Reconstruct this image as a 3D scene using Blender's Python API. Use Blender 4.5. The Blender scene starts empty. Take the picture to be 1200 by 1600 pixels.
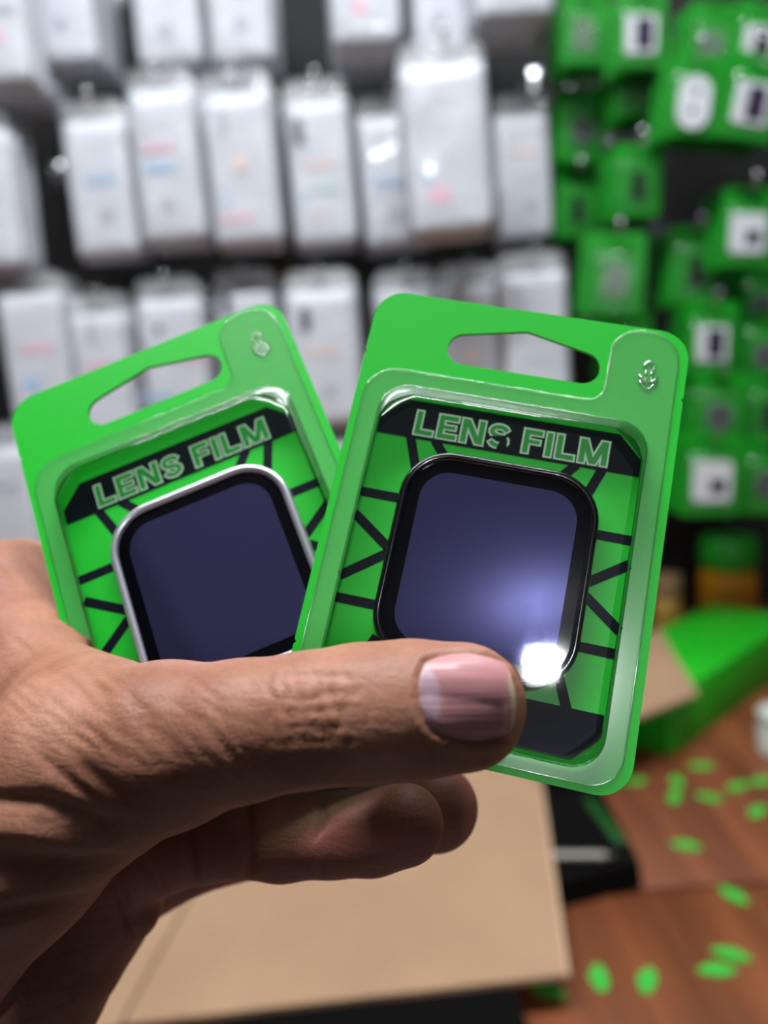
import bpy, bmesh, math, random
import numpy as np
from mathutils import Vector, Matrix
from mathutils.geometry import tessellate_polygon
from mathutils.bvhtree import BVHTree

random.seed(7)
rng = np.random.default_rng(7)
scene = bpy.context.scene
COL = scene.collection

# ------------------------------------------------------------------ camera
F = 1250.0                       # focal length in pixels of the 1200 x 1600 frame
PITCH, ROLL = math.radians(10), math.radians(3.5)
TABLE_Z = 0.75
CAM = Vector((0, 0, TABLE_Z + 0.42))
fwd = Vector((0, math.cos(PITCH), -math.sin(PITCH)))
right0 = Vector((1, 0, 0)); up0 = right0.cross(fwd)
camR = (right0 * math.cos(ROLL) - up0 * math.sin(ROLL)).normalized()
camU = (up0 * math.cos(ROLL) + right0 * math.sin(ROLL)).normalized()
CM = Matrix((( camR.x, camU.x, -fwd.x, CAM.x), (camR.y, camU.y, -fwd.y, CAM.y),
             (camR.z, camU.z, -fwd.z, CAM.z), (0, 0, 0, 1)))
cd = bpy.data.cameras.new('camera'); cam = bpy.data.objects.new('camera', cd); COL.objects.link(cam)
cam.matrix_world = CM
cd.sensor_fit = 'VERTICAL'; cd.sensor_height = 36; cd.lens = F / 1600 * 36
cd.clip_start = 0.01; cd.clip_end = 50
cd.dof.use_dof = True; cd.dof.focus_distance = 0.121; cd.dof.aperture_fstop = 9.4
scene.camera = cam

# ------------------------------------------------------------------ world, lamps, exposure
vs = scene.view_settings
vs.view_transform = 'Standard'; vs.look = 'None'; vs.gamma = 1; vs.exposure = 0.0
vs.use_curve_mapping = False
w = bpy.data.worlds.new('room_air'); scene.world = w; w.use_nodes = True
w.node_tree.nodes['Background'].inputs[0].default_value = (0.75, 0.8, 0.9, 1)
w.node_tree.nodes['Background'].inputs[1].default_value = 0.025
LAMPS = [((-0.15, 0.20), (1.2, 0.10), 25, 11), ((0.10, -1.95), (0.08, 0.18), 20, 0.7), ((0.45, 0.98), (0.5, 0.08), 4, .6)]   # hung ceiling lamps: place, size, watts down, watts up
CEIL_Z = 2.55

# ------------------------------------------------------------------ helpers
def lin(c):
    return tuple((x / 255 / 12.92) if x / 255 <= .04045 else ((x / 255 + .055) / 1.055) ** 2.4 for x in c[:3]) + (1,)

MATS = {}
def mat(name, rgb=(200, 200, 200), rough=.5, metal=0., coat=0., spec=.5, noise=None, bump=None, emit=None, sss=0.):
    """principled material; noise=(scale, rgb2, amount), bump=(scale, strength, distance)"""
    if name in MATS: return MATS[name]
    m = bpy.data.materials.new(name); m.use_nodes = True
    nt = m.node_tree; b = nt.nodes['Principled BSDF']; MATS[name] = m
    b.inputs['Base Color'].default_value = lin(rgb)
    b.inputs['Roughness'].default_value = rough; b.inputs['Metallic'].default_value = metal
    b.inputs['Coat Weight'].default_value = coat; b.inputs['Coat Roughness'].default_value = .08
    b.inputs['Specular IOR Level'].default_value = spec
    if sss:
        b.inputs['Subsurface Weight'].default_value = sss
    if noise or bump:
        tc = nt.nodes.new('ShaderNodeTexCoord')
    if noise:
        n = nt.nodes.new('ShaderNodeTexNoise'); n.inputs['Scale'].default_value = noise[0]; n.inputs['Detail'].default_value = 4
        nt.links.new(tc.outputs['Object'], n.inputs['Vector'])
        mx = nt.nodes.new('ShaderNodeMix'); mx.data_type = 'RGBA'
        mx.inputs['A'].default_value = lin(rgb); mx.inputs['B'].default_value = lin(noise[1])
        mr = nt.nodes.new('ShaderNodeMapRange'); mr.inputs['From Min'].default_value = .35; mr.inputs['From Max'].default_value = .7
        mr.inputs['To Max'].default_value = noise[2]
        nt.links.new(n.outputs['Fac'], mr.inputs['Value']); nt.links.new(mr.outputs[0], mx.inputs['Factor'])
        nt.links.new(mx.outputs['Result'], b.inputs['Base Color'])
    if bump:
        n2 = nt.nodes.new('ShaderNodeTexNoise'); n2.inputs['Scale'].default_value = bump[0]; n2.inputs['Detail'].default_value = 3
        nt.links.new(tc.outputs['Object'], n2.inputs['Vector'])
        bp = nt.nodes.new('ShaderNodeBump'); bp.inputs['Strength'].default_value = bump[1]; bp.inputs['Distance'].default_value = bump[2]
        nt.links.new(n2.outputs['Fac'], bp.inputs['Height']); nt.links.new(bp.outputs[0], b.inputs['Normal'])
    if emit:
        b.inputs['Emission Color'].default_value = lin(rgb); b.inputs['Emission Strength'].default_value = emit
    return m

def clear_plastic(name, base=.05, edge=.6, power=3.5, rough=.04, bump=None, tint=(255, 255, 255), haze=0.0):
    """thin clear film: see-through with a gloss that grows towards grazing angles"""
    m = bpy.data.materials.new(name); m.use_nodes = True; nt = m.node_tree; nt.nodes.clear()
    out = nt.nodes.new('ShaderNodeOutputMaterial')
    tr = nt.nodes.new('ShaderNodeBsdfTransparent'); tr.inputs[0].default_value = lin(tint)
    gl = nt.nodes.new('ShaderNodeBsdfGlossy'); gl.inputs['Roughness'].default_value = rough
    lw = nt.nodes.new('ShaderNodeLayerWeight'); lw.inputs[0].default_value = .5
    pw = nt.nodes.new('ShaderNodeMath'); pw.operation = 'POWER'; pw.inputs[1].default_value = power
    ma = nt.nodes.new('ShaderNodeMath'); ma.operation = 'MULTIPLY_ADD'; ma.inputs[1].default_value = edge; ma.inputs[2].default_value = base
    mx = nt.nodes.new('ShaderNodeMixShader')
    nt.links.new(lw.outputs['Facing'], pw.inputs[0]); nt.links.new(pw.outputs[0], ma.inputs[0])
    nt.links.new(ma.outputs[0], mx.inputs[0])
    src = tr.outputs[0]
    if haze:
        df = nt.nodes.new('ShaderNodeBsdfDiffuse'); df.inputs[0].default_value = (.9, .93, .95, 1)
        m2 = nt.nodes.new('ShaderNodeMixShader'); m2.inputs[0].default_value = haze
        nt.links.new(tr.outputs[0], m2.inputs[1]); nt.links.new(df.outputs[0], m2.inputs[2]); src = m2.outputs[0]
    nt.links.new(src, mx.inputs[1]); nt.links.new(gl.outputs[0], mx.inputs[2])
    nt.links.new(mx.outputs[0], out.inputs[0])
    if bump:
        tc = nt.nodes.new('ShaderNodeTexCoord')
        n2 = nt.nodes.new('ShaderNodeTexNoise'); n2.inputs['Scale'].default_value = bump[0]; n2.inputs['Detail'].default_value = 3
        nt.links.new(tc.outputs['Object'], n2.inputs['Vector'])
        bp = nt.nodes.new('ShaderNodeBump'); bp.inputs['Strength'].default_value = bump[1]; bp.inputs['Distance'].default_value = bump[2]
        nt.links.new(n2.outputs['Fac'], bp.inputs['Height']); nt.links.new(bp.outputs[0], gl.inputs['Normal'])
    MATS[name] = m
    return m

def mesh(name, V, Fc, smooth=True):
    me = bpy.data.meshes.new(name); me.from_pydata([tuple(v) for v in V], [], [tuple(f) for f in Fc]); me.update()
    if smooth: me.polygons.foreach_set('use_smooth', [True] * len(me.polygons))
    return me

def sharp(me, deg=35):
    bm = bmesh.new(); bm.from_mesh(me)
    for e in bm.edges:
        if len(e.link_faces) == 2 and e.calc_face_angle(0) > math.radians(deg): e.smooth = False
    bm.to_mesh(me); bm.free(); return me

def fixn(me):
    bm = bmesh.new(); bm.from_mesh(me); bmesh.ops.recalc_face_normals(bm, faces=bm.faces); bm.to_mesh(me); bm.free(); return me

def link(name, me, m, parent=None):
    o = bpy.data.objects.new(name, me); COL.objects.link(o)
    if me is not None and m is not None and not me.materials: me.materials.append(m)
    if parent is not None: o.parent = parent
    return o

def tag(o, label, cat, group=None, kind=None):
    if label: o['label'] = label
    if cat: o['category'] = cat
    if group: o['group'] = group
    if kind: o['kind'] = kind
    return o

def thing(name, label, cat, group=None, mw=None, loc=None, rot=None):
    o = bpy.data.objects.new(name, None); COL.objects.link(o); o.empty_display_size = .02
    if mw is not None: o.matrix_world = mw
    if loc is not None: o.location = loc
    if rot is not None: o.rotation_euler = rot
    return tag(o, label, cat, group)

def copy_tree(o, parent=None):
    c = o.copy(); COL.objects.link(c)
    if parent is not None: c.parent = parent
    for ch in o.children: copy_tree(ch, c)
    return c

def prism(name, outer, z0, z1, holes=(), bevel=0., smooth=False):
    """flat polygon (with holes) extruded from z0 to z1"""
    loops = [outer] + list(holes)
    pts = [p for l in loops for p in l]; n = len(pts)
    tris = tessellate_polygon([[Vector((p[0], p[1], 0)) for p in l] for l in loops])
    V = [(p[0], p[1], z0) for p in pts] + [(p[0], p[1], z1) for p in pts]
    Fc = [tuple(reversed(t)) for t in tris] + [tuple(i + n for i in t) for t in tris]
    k = 0
    for l in loops:
        m = len(l)
        for i in range(m):
            a, b = k + i, k + (i + 1) % m
            Fc.append((a, b, b + n, a + n))
        k += m
    return sharp(fixn(mesh(name, V, Fc, True)), 30)

def rrect(hx, hy, r, n=6, cx=0, cy=0):
    P = []
    for sx, sy, a0 in ((1, 1, 0), (-1, 1, 90), (-1, -1, 180), (1, -1, 270)):
        for i in range(n + 1):
            a = math.radians(a0 + 90 * i / n)
            P.append((cx + sx * (hx - r) + r * math.cos(a), cy + sy * (hy - r) + r * math.sin(a)))
    return P

def box(name, sx, sy, sz, bevel=.0, cz=True, seg=2):
    bm = bmesh.new(); bmesh.ops.create_cube(bm, size=1)
    for v in bm.verts: v.co = Vector((v.co.x * sx, v.co.y * sy, (v.co.z + (0 if cz else .5)) * sz))
    if bevel: bmesh.ops.bevel(bm, geom=bm.edges[:] , offset=bevel, segments=seg, affect='EDGES', profile=.5)
    me = bpy.data.meshes.new(name); bm.to_mesh(me); bm.free()
    me.polygons.foreach_set('use_smooth', [True] * len(me.polygons)); return sharp(me, 40)

def lathe(name, prof, n=28):
    V, Fc = [], []
    for r, z in prof:
        for i in range(n):
            a = 2 * math.pi * i / n; V.append((r * math.cos(a), r * math.sin(a), z))
    for j in range(len(prof) - 1):
        for i in range(n):
            Fc.append((j * n + i, j * n + (i + 1) % n, (j + 1) * n + (i + 1) % n, (j + 1) * n + i))
    Fc.append(tuple(range(n))[::-1]); Fc.append(tuple((len(prof) - 1) * n + i for i in range(n)))
    return sharp(fixn(mesh(name, V, Fc)), 40)

def loft(name, rings, closed_top=True, closed_bottom=False):
    """rings: lists of equal length of 3D points, bridged one after the other"""
    n = len(rings[0]); V = [p for r in rings for p in r]; Fc = []
    for j in range(len(rings) - 1):
        for i in range(n):
            Fc.append((j * n + i, j * n + (i + 1) % n, (j + 1) * n + (i + 1) % n, (j + 1) * n + i))
    if closed_top: Fc.append(tuple((len(rings) - 1) * n + i for i in range(n)))
    if closed_bottom: Fc.append(tuple(range(n))[::-1])
    return V, Fc

def tube(name, pts, r, n=10):
    pts = [Vector(p) for p in pts]; rings = []
    for i, p in enumerate(pts):
        d = (pts[min(i + 1, len(pts) - 1)] - pts[max(i - 1, 0)]).normalized()
        a = d.orthogonal().normalized() if i == 0 else (rings_a - d * rings_a.dot(d)).normalized()
        rings_a = a; b = d.cross(a)
        rings.append([p + (a * math.cos(2 * math.pi * k / n) + b * math.sin(2 * math.pi * k / n)) * r for k in range(n)])
    V, Fc = loft(name, rings, True, True)
    return sharp(fixn(mesh(name, V, Fc)), 50)

def ray(px, py):
    return (camR * ((px - 600) / F) - camU * ((py - 800) / F) + fwd)
def on_y(px, py, Y):
    d = ray(px, py); return CAM + d * ((Y - CAM.y) / d.y)
def on_z(px, py, Z):
    d = ray(px, py); return CAM + d * ((Z - CAM.z) / d.z)
def depth_of(p): return (p - CAM).dot(fwd)

# ------------------------------------------------------------------ materials
M_green = mat('green_card_stock', (22, 182, 40), .42, spec=.4)
M_navy = mat('navy_print', (9, 10, 26), .45, spec=.15)
M_cream = mat('cream_print', (208, 224, 206), .4)
M_letter = mat('letter_green_print', (36, 150, 60), .4)
M_flange = clear_plastic('clear_blister_flange', .05, .35, 3, .16, haze=.03)
M_dome = clear_plastic('clear_blister_dome', .022, .75, 3.0, .03)
M_dwall = clear_plastic('shade_tinted_blister_wall', .10, .7, 2.0, .06, bump=(160, .3, .0006), tint=(128, 170, 134))  # darker tint puts the shade of the dome walls into the plastic
M_black = mat('black_gloss_frame', (12, 13, 18), .16, coat=.6)
M_silver = mat('silver_aluminium_frame', (214, 216, 226), .28, metal=.75)
M_bezel = mat('black_glass_border', (7, 7, 13), .06, spec=.3)
M_glass = mat('violet_coated_glass', (118, 118, 180), .03, metal=.9)
M_white = mat('white_packet_card', (206, 209, 217), .45, coat=.5, bump=(30, .45, .007))
M_bag = clear_plastic('crinkled_clear_bag', .06, .6, 3, .12, bump=(45, .8, .006), haze=.12)
M_chrome = mat('bright_steel', (200, 200, 205), .18, metal=1.0)
M_wallb = mat('charcoal_rack_board', (13, 12, 12), .7, noise=(3, (6, 6, 6), .8))
M_skin = None

# ------------------------------------------------------------------ the setting
WALL_Y = 1.29
def struct(name, me, m, loc):
    o = link(name, me, m); o.location = loc; o['kind'] = 'structure'; return o
struct('wall_back', box('wall_back', 3.15, .06, CEIL_Z), M_wallb, (.625, WALL_Y + .03, CEIL_Z / 2))
struct('wall_rear', box('wall_rear', 3.15, .06, CEIL_Z), mat('pale_grey_paint', (188, 190, 196), .8, noise=(2, (176, 178, 186), .6)), (.625, -3.4, CEIL_Z / 2))
struct('ceiling', box('ceiling', 3.15, 4.75, .05), mat('white_ceiling_paint', (215, 216, 220), .85, noise=(2, (205, 206, 212), .5)), (.625, -1.03, CEIL_Z + .025))
struct('floor', box('floor', 3.15, 4.75, .05), mat('grey_floor_tile', (120, 116, 112), .5, noise=(4, (100, 96, 94), .7)), (.625, -1.03, -.025))

struct('added_left_wall', box('added_left_wall', .06, 4.66, CEIL_Z), mat('dark_reflection_wall', (26, 22, 20), .7, noise=(3, (18, 15, 14), .7)), (-.98, -1.04, CEIL_Z / 2))  # unseen wall, added to darken the lens glass reflection and cut fill
M_lampbody = mat('white_lamp_housing', (235, 235, 235), .4)
M_tube = mat('lit_tube', (244, 248, 255), .4, emit=9)
for i, ((lx, ly), (sx, sy), watts, up) in enumerate(LAMPS):
    t = thing('ceiling_lamp', ['long white tube lamp hanging over the table', 'short white panel lamp hanging over the open floor', 'short white tube lamp hanging close to the rack'][i], 'lamp', loc=(lx, ly, CEIL_Z - .2))
    hb = link('housing', box('housing', sx + .03, .03, .03, .006), M_lampbody, t); hb.location.z = 0
    for q in (-.4, .4):
        st = link('stem', box('stem', .008, .008, .185, .001, cz=False), M_lampbody, t); st.location = (q * sx, 0, .015)
    tb = link('tube', box('tube', sx, sy * .8, .02, .008), M_tube, t); tb.location.z = -.025
    for dz, wt, ang in ((-.042, watts, 0), (.022, up, math.pi)):
        ld = bpy.data.lights.new('lamp_light', 'AREA'); ld.shape = 'RECTANGLE'; ld.size = sx; ld.size_y = sy; ld.energy = wt
        ld.color = (.95, .98, 1.0)
        lo = bpy.data.objects.new('lamp_light', ld); COL.objects.link(lo); lo.location = (lx, ly, CEIL_Z - .2 + dz); lo.rotation_euler = (ang, 0, 0)

# wooden table
def wood_mat():
    m = bpy.data.materials.new('red_brown_wood'); m.use_nodes = True; nt = m.node_tree; b = nt.nodes['Principled BSDF']
    tc = nt.nodes.new('ShaderNodeTexCoord'); mp = nt.nodes.new('ShaderNodeMapping'); mp.inputs['Scale'].default_value = (22, 1.6, 8)
    n = nt.nodes.new('ShaderNodeTexNoise'); n.inputs['Scale'].default_value = 1.6; n.inputs['Detail'].default_value = 5; n.inputs['Distortion'].default_value = .6
    n2 = nt.nodes.new('ShaderNodeTexNoise'); n2.inputs['Scale'].default_value = 5; n2.inputs['Detail'].default_value = 2
    cr = nt.nodes.new('ShaderNodeValToRGB'); e = cr.color_ramp.elements
    e[0].position = .3; e[0].color = lin((98, 54, 31)); e[1].position = .72; e[1].color = lin((144, 84, 52))
    k = cr.color_ramp.elements.new(.5); k.color = lin((122, 68, 40))
    mx = nt.nodes.new('ShaderNodeMix'); mx.data_type = 'RGBA'; mx.blend_type = 'MULTIPLY'
    mr = nt.nodes.new('ShaderNodeMapRange'); mr.inputs['From Min'].default_value = .4; mr.inputs['From Max'].default_value = .65; mr.inputs['To Max'].default_value = .5
    mx.inputs['B'].default_value = (.55, .42, .36, 1)
    nt.links.new(tc.outputs['Object'], mp.inputs[0]); nt.links.new(mp.outputs[0], n.inputs['Vector']); nt.links.new(tc.outputs['Object'], n2.inputs['Vector'])
    nt.links.new(n.outputs['Fac'], cr.inputs[0]); nt.links.new(cr.outputs[0], mx.inputs['A'])
    nt.links.new(n2.outputs['Fac'], mr.inputs[0]); nt.links.new(mr.outputs[0], mx.inputs['Factor'])
    nt.links.new(mx.outputs['Result'], b.inputs['Base Color']); b.inputs['Roughness'].default_value = .42
    return m
M_wood = wood_mat()
tbl = thing('wooden_table', 'red-brown wooden table strewn with green scraps below the rack', 'table', loc=(0, .76, 0))
Y0, YJ, Y1 = .25, on_z(1030, 1388, TABLE_Z).y, 1.27
for a, b in ((Y0, YJ - .002), (YJ + .002, Y1)):
    o = link('board', box('board', 1.86, b - a, .028, .004), M_wood, tbl); o.location = (0, (a + b) / 2 - .76, TABLE_Z - .014)
for sx in (-1, 1):
    for yy in (.30, 1.22):
        o = link('leg', box('leg', .05, .05, TABLE_Z - .028, .004, cz=False), M_wood, tbl); o.location = (sx * .88, yy - .76, 0)

# ------------------------------------------------------------------ blister pack meshes (metres; u right, v up, w to the front)
mm = .001
CW, CH = 27.5, 38.77
def card_outline():
    P = rrect(CW, CH, 5.2, 7); Q = []
    # small tear nicks on the long edges and the top edge
    for i, p in enumerate(P):
        Q.append(p); q = P[(i + 1) % len(P)]
        if abs(p[0] - q[0]) < .01 and abs(p[1] - q[1]) > 20:
            s = 1 if p[0] > 0 else -1; d = 1 if q[1] > p[1] else -1
            for yy in ((26.5, -26.0) if d < 0 else (-26.0, 26.5)):
                Q += [(s * CW, yy - d * .5), (s * (CW - .35), yy), (s * CW, yy + d * .4)]
    return [(x * mm, y * mm) for x, y in Q]
def hole_outline():
    P = []
    for a in range(100, 271, 17): P.append((-10.3 + 2.95 * math.cos(math.radians(a)), 29.6 + 2.95 * math.sin(math.radians(a))))
    for a in range(-90, 81, 17): P.append((10.3 + 2.95 * math.cos(math.radians(a)), 29.6 + 2.95 * math.sin(math.radians(a))))
    P += [(1.2, 34.55), (0, 34.8), (-1.2, 34.55)]
    return [(x * mm, y * mm) for x, y in P]
def S(P, z): return [(x * mm, y * mm, z * mm) for x, y in P]

ME = {}
ME['card'] = prism('backing_card', card_outline(), -.35 * mm, .35 * mm, [hole_outline()[::-1]])

def flange_outline():
    P = []
    L, R_, T, B = -26.1, 25.9, 23.8, -37.6
    def arc(cx, cy, r, a0, a1, n=6):
        for i in range(n + 1):
            a = math.radians(a0 + (a1 - a0) * i / n); P.append((cx + r * math.cos(a), cy + r * math.sin(a)))
    arc(L + 5, B + 5, 5, 180, 270); arc(R_ - 5, B + 5, 5, 270, 360)
    arc(R_ - 5.2, 32.9, 5.2, 0, 90); arc(19.6, 32.9, 5.2, 90, 165)
    arc(11.5, 26.9, 3.1, -15, -90, 5)
    arc(L + 5.5, T - 5.5, 5.5, 90, 180)
    return P
def dome_sections(dx=0):
    # base: rounded; top: chamfered corners.  20 points per quarter turned the same way
    def ring(hx, y1, y0, r, ch, z):
        P = []
        for sx, sy, a0 in ((1, 1, 0), (-1, 1, 90), (-1, -1, 180), (1, -1, 270)):
            cy = (y1 - r) if sy > 0 else (y0 + r)
            for i in range(9):
                t = i / 8; a = math.radians(a0 + 90 * t)
                ex, ey = math.cos(a), math.sin(a)
                rx, ry = r * ex, r * ey
                a0r, a1r = math.radians(a0), math.radians(a0 + 90)
                lx = r * ((1 - t) * math.cos(a0r) + t * math.cos(a1r)); ly = r * ((1 - t) * math.sin(a0r) + t * math.sin(a1r))
                P.append((sx * (hx - r) + rx * (1 - ch) + lx * ch, cy + ry * (1 - ch) + ly * ch, z))
        return P
    return [ring(22.9, 21.1, -35.7, 5.2, 0, .6), ring(22.75, 20.9, -35.5, 5.1, .0, 1.0), ring(22.3, 19.6, -35.0, 5.0, .2, 2.4),
            ring(21.9, 18.3, -34.6, 4.9, .5, 4.1), ring(21.6, 17.75, -34.3, 4.9, .8, 4.75), ring(21.0, 17.2, -33.7, 4.8, .95, 5.0), ring(20.5, 16.7, -33.2, 4.7, .95, 5.01)]
sec = dome_sections()
base_loop = [(p[0], p[1]) for p in sec[0]]
ME['flange'] = prism('flange', [(x * mm, y * mm) for x, y in flange_outline()], .40 * mm, .60 * mm, [[(x * mm, y * mm) for x, y in base_loop][::-1]])
V, Fc = loft('dome', [[(p[0] * mm, p[1] * mm, p[2] * mm) for p in s] for s in sec])
ME['dome'] = sharp(fixn(mesh('blister_dome', V, Fc)), 55)
ME['dome'].materials.append(M_dome); ME['dome'].materials.append(M_dwall)
for p in ME['dome'].polygons: p.material_index = 0 if abs(p.normal.z) > .9 else 1
# ridge that runs along the flange
def loop_tube(name, P, z, r, n=8):
    m_ = len(P); V, Fc = [], []
    for i in range(m_):
        p = Vector(P[i]); d = (Vector(P[(i + 1) % m_]) - Vector(P[i - 1])).normalized(); nn = Vector((d.y, -d.x))
        for k in range(n):
            a = 2 * math.pi * k / n
            V.append(((p.x + nn.x * r * math.cos(a)) * mm, (p.y + nn.y * r * math.cos(a)) * mm, (z + r * math.sin(a)) * mm))
    for i in range(m_):
        for k in range(n):
            j = (i + 1) % m_; Fc.append((i * n + k, i * n + (k + 1) % n, j * n + (k + 1) % n, j * n + k))
    return fixn(mesh(name, V, Fc))
ME['rim'] = loop_tube('flange_rim', flange_outline(), .62, .14)
ME['fold'] = loop_tube('dome_fold', [(p[0], p[1]) for p in sec[1]], .75, .22)

def band(name, x, y0, y1, ch, flip):
    s = -1 if flip else 1
    P = [(-x, y0), (x, y0), (x, y1 - s * ch), (x - ch, y1), (-(x - ch), y1), (-x, y1 - s * ch)]
    return prism(name, [(a * mm, b * mm) for a, b in P], .36 * mm, .42 * mm)
def strokes(name, segs, w_):
    V, Fc = [], []
    for (x0, y0), (x1, y1) in segs:
        d = Vector((x1 - x0, y1 - y0)).normalized(); n = Vector((-d.y, d.x)) * w_ / 2
        k = len(V)
        for z in (.36, .41):
            for p in ((x0 - n.x, y0 - n.y), (x1 - n.x, y1 - n.y), (x1 + n.x, y1 + n.y), (x0 + n.x, y0 + n.y)): V.append((p[0] * mm, p[1] * mm, z * mm))
        Fc += [(k + 4, k + 5, k + 6, k + 7), (k + 3, k + 2, k + 1, k), (k, k + 1, k + 5, k + 4), (k + 1, k + 2, k + 6, k + 5), (k + 2, k + 3, k + 7, k + 6), (k + 3, k, k + 4, k + 7)]
    return mesh(name, V, Fc, False)
ME['band_top'] = band('band_top', 22.2, 11.7, 18.6, 4.0, False)
ME['band_bottom'] = band('band_bottom', 22.2, -27.1, -34.6, 4.0, True)
segs = []
for s in (-1, 1):
    segs += [((s * 16.3, 12.2), (s * 14.2, 6.5)), ((s * 12, 12.0), (s * 9.5, 9.0)), ((s * 22.2, .8), (s * 15.5, .8)), ((s * 22.2, -3.1), (s * 15.2, -8.3)),
             ((s * 22.2, -14.0), (s * 15.2, -8.4)), ((s * 22.2, -17.6), (s * 15.5, -17.6)), ((s * 16.5, -27.4), (s * 14.5, -22.5))]
ME['lines'] = strokes('pattern_lines', [(tuple(math.copysign(22.7, p[0]) if abs(p[0]) > 22 and k == 0 else p[k] for k in range(2)), q) for p, q in segs], 1.6)

def letter_pieces():
    """LENS FILM as convex pieces (mm); cap height 4.4, stroke 1.1"""
    H, w_, P, x = 4.4, 1.12, [], 0.0
    R_ = lambda x0, y0, x1, y1: P.append([(x0, y0), (x1, y0), (x1, y1), (x0, y1)])
    def S_(x, wd):
        cx = x + wd / 2; ro = 1.25; path = []
        for a_ in range(20, 271, 25): path.append((cx + (wd / 2 - w_ / 2) * math.cos(math.radians(a_)), H / 2 + .84 + .84 * math.sin(math.radians(a_))))
        for a_ in range(90, -161, -25): path.append((cx + (wd / 2 - w_ / 2) * math.cos(math.radians(a_)), H / 2 - .84 + .84 * math.sin(math.radians(a_))))
        for i in range(len(path) - 1):
            p, q = Vector(path[i]), Vector(path[i + 1]); d = (q - p)
            if d.length < 1e-4: continue
            d.normalize(); n = Vector((-d.y, d.x)) * .46; p = p - d * .2; q = q + d * .2
            P.append([tuple(p - n), tuple(q - n), tuple(q + n), tuple(p + n)])
    for ch, wd in (('L', 3.3), ('E', 3.4), ('N', 4.0), ('S', 3.7), (' ', 1.0), ('F', 3.2), ('I', w_), ('L', 3.2), ('M', 4.8)):
        if ch in 'LEF': R_(x, 0, x + w_, H)
        if ch in 'LE': R_(x, 0, x + wd, w_ * .92)
        if ch in 'EF': R_(x, H - w_ * .92, x + wd, H); R_(x, H / 2 - .42, x + wd * .92, H / 2 + .42)
        if ch == 'I': R_(x, 0, x + w_, H)
        if ch in 'NM': R_(x, 0, x + w_, H); R_(x + wd - w_, 0, x + wd, H)
        if ch == 'N': P.append([(x + wd - w_ * 1.2, 0), (x + wd, 0), (x + w_ * 1.2, H), (x, H)])
        if ch == 'M':
            m_ = x + wd / 2
            P.append([(m_ - .62, .0), (m_ + .62, .0), (x + w_ * 1.15, H), (x, H)]); P.append([(m_ - .62, .0), (m_ + .62, .0), (x + wd, H), (x + wd - w_ * 1.15, H)])
        if ch == 'S': S_(x, wd)
        x += wd + .62
    x -= .62
    return [[(px - x / 2 + .45, py + 12.45) for px, py in p] for p in P]
def grow(poly, o):
    if sum(poly[i][0] * poly[(i + 1) % 4][1] - poly[(i + 1) % 4][0] * poly[i][1] for i in range(4)) < 0: poly = poly[::-1]
    n = len(poly); L = []
    for i in range(n):
        p, q = Vector(poly[i]), Vector(poly[(i + 1) % n]); d = (q - p).normalized(); nn = Vector((d.y, -d.x)); L.append((p + nn * o, d))
    out = []
    for i in range(n):
        (p, d), (q, e) = L[i - 1], L[i]; den = d.x * e.y - d.y * e.x
        t = ((q.x - p.x) * e.y - (q.y - p.y) * e.x) / den
        v = p + d * t; c = Vector(poly[i])
        if (v - c).length > abs(o) * 1.9: v = c + (v - c).normalized() * abs(o) * 1.9
        out.append(tuple(v))
    return out
def letter_mesh(o, z0, z1):
    V, Fc = [], []
    for i, p in enumerate(letter_pieces()):
        p = grow(p, o); k = len(V); dz = (i % 5) * .0006
        V += [(x * mm, y * mm, z0 * mm) for x, y in p] + [(x * mm, y * mm, (z1 + dz) * mm) for x, y in p]
        Fc += [(k + 4, k + 5, k + 6, k + 7)] + [(k + j, k + (j + 1) % 4, k + 4 + (j + 1) % 4, k + 4 + j) for j in range(4)]
    return mesh('lettering', V, Fc, False)
ME['text_out'] = letter_mesh(.19, .40, .44); ME['text_in'] = letter_mesh(-.12, .43, .475)

# lens cover: frame, dark border, coated glass
RX, RY, RCX, RCY, RR = 16.3, 17.8, .5, -8.2, 8.2
def ring_loft(name, prof):
    """prof: list of (inset, z) closed loop swept along the rounded square"""
    rings = [[(x * mm, y * mm, z * mm) for x, y in rrect(RX - i, RY - i, max(RR - i, 1), 9, RCX, RCY)] for i, z in prof]
    V, Fc = loft(name, rings + [rings[0]], False, False)
    me = mesh(name, V, Fc); bm = bmesh.new(); bm.from_mesh(me); bmesh.ops.remove_doubles(bm, verts=bm.verts, dist=1e-7)
    bmesh.ops.recalc_face_normals(bm, faces=bm.faces); bm.to_mesh(me); bm.free()
    me.polygons.foreach_set('use_smooth', [True] * len(me.polygons)); return sharp(me, 50)
ME['frame'] = ring_loft('lens_frame', [(0, .5), (0, 2.5), (.15, 2.9), (.45, 3.15), (.95, 3.15), (1.3, 2.95), (1.45, 2.7), (1.45, .5)])
ME['bezel'] = prism('lens_border', [(x * mm, y * mm) for x, y in rrect(RX - 1.4, RY - 1.4, RR - 1.4, 9, RCX, RCY)], .55 * mm, 2.55 * mm,
                    [[(x * mm, y * mm) for x, y in rrect(RX - 3.5, RY - 3.6, RR - 3.4, 9, RCX, RCY)][::-1]])
def slab_curved(name):
    P = rrect(RX - 3.45, RY - 3.55, RR - 3.35, 9, RCX, RCY); rings = []
    for k, z in ((1.0, .6), (1.0, 2.62)):
        rings.append([((RCX + (x - RCX) * k) * mm, (RCY + (y - RCY) * k) * mm, z * mm) for x, y in P])
    V, Fc = loft(name, rings, True, True); return sharp(fixn(mesh(name, V, Fc)), 40)
ME['glass'] = slab_curved('lens_glass')
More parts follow.
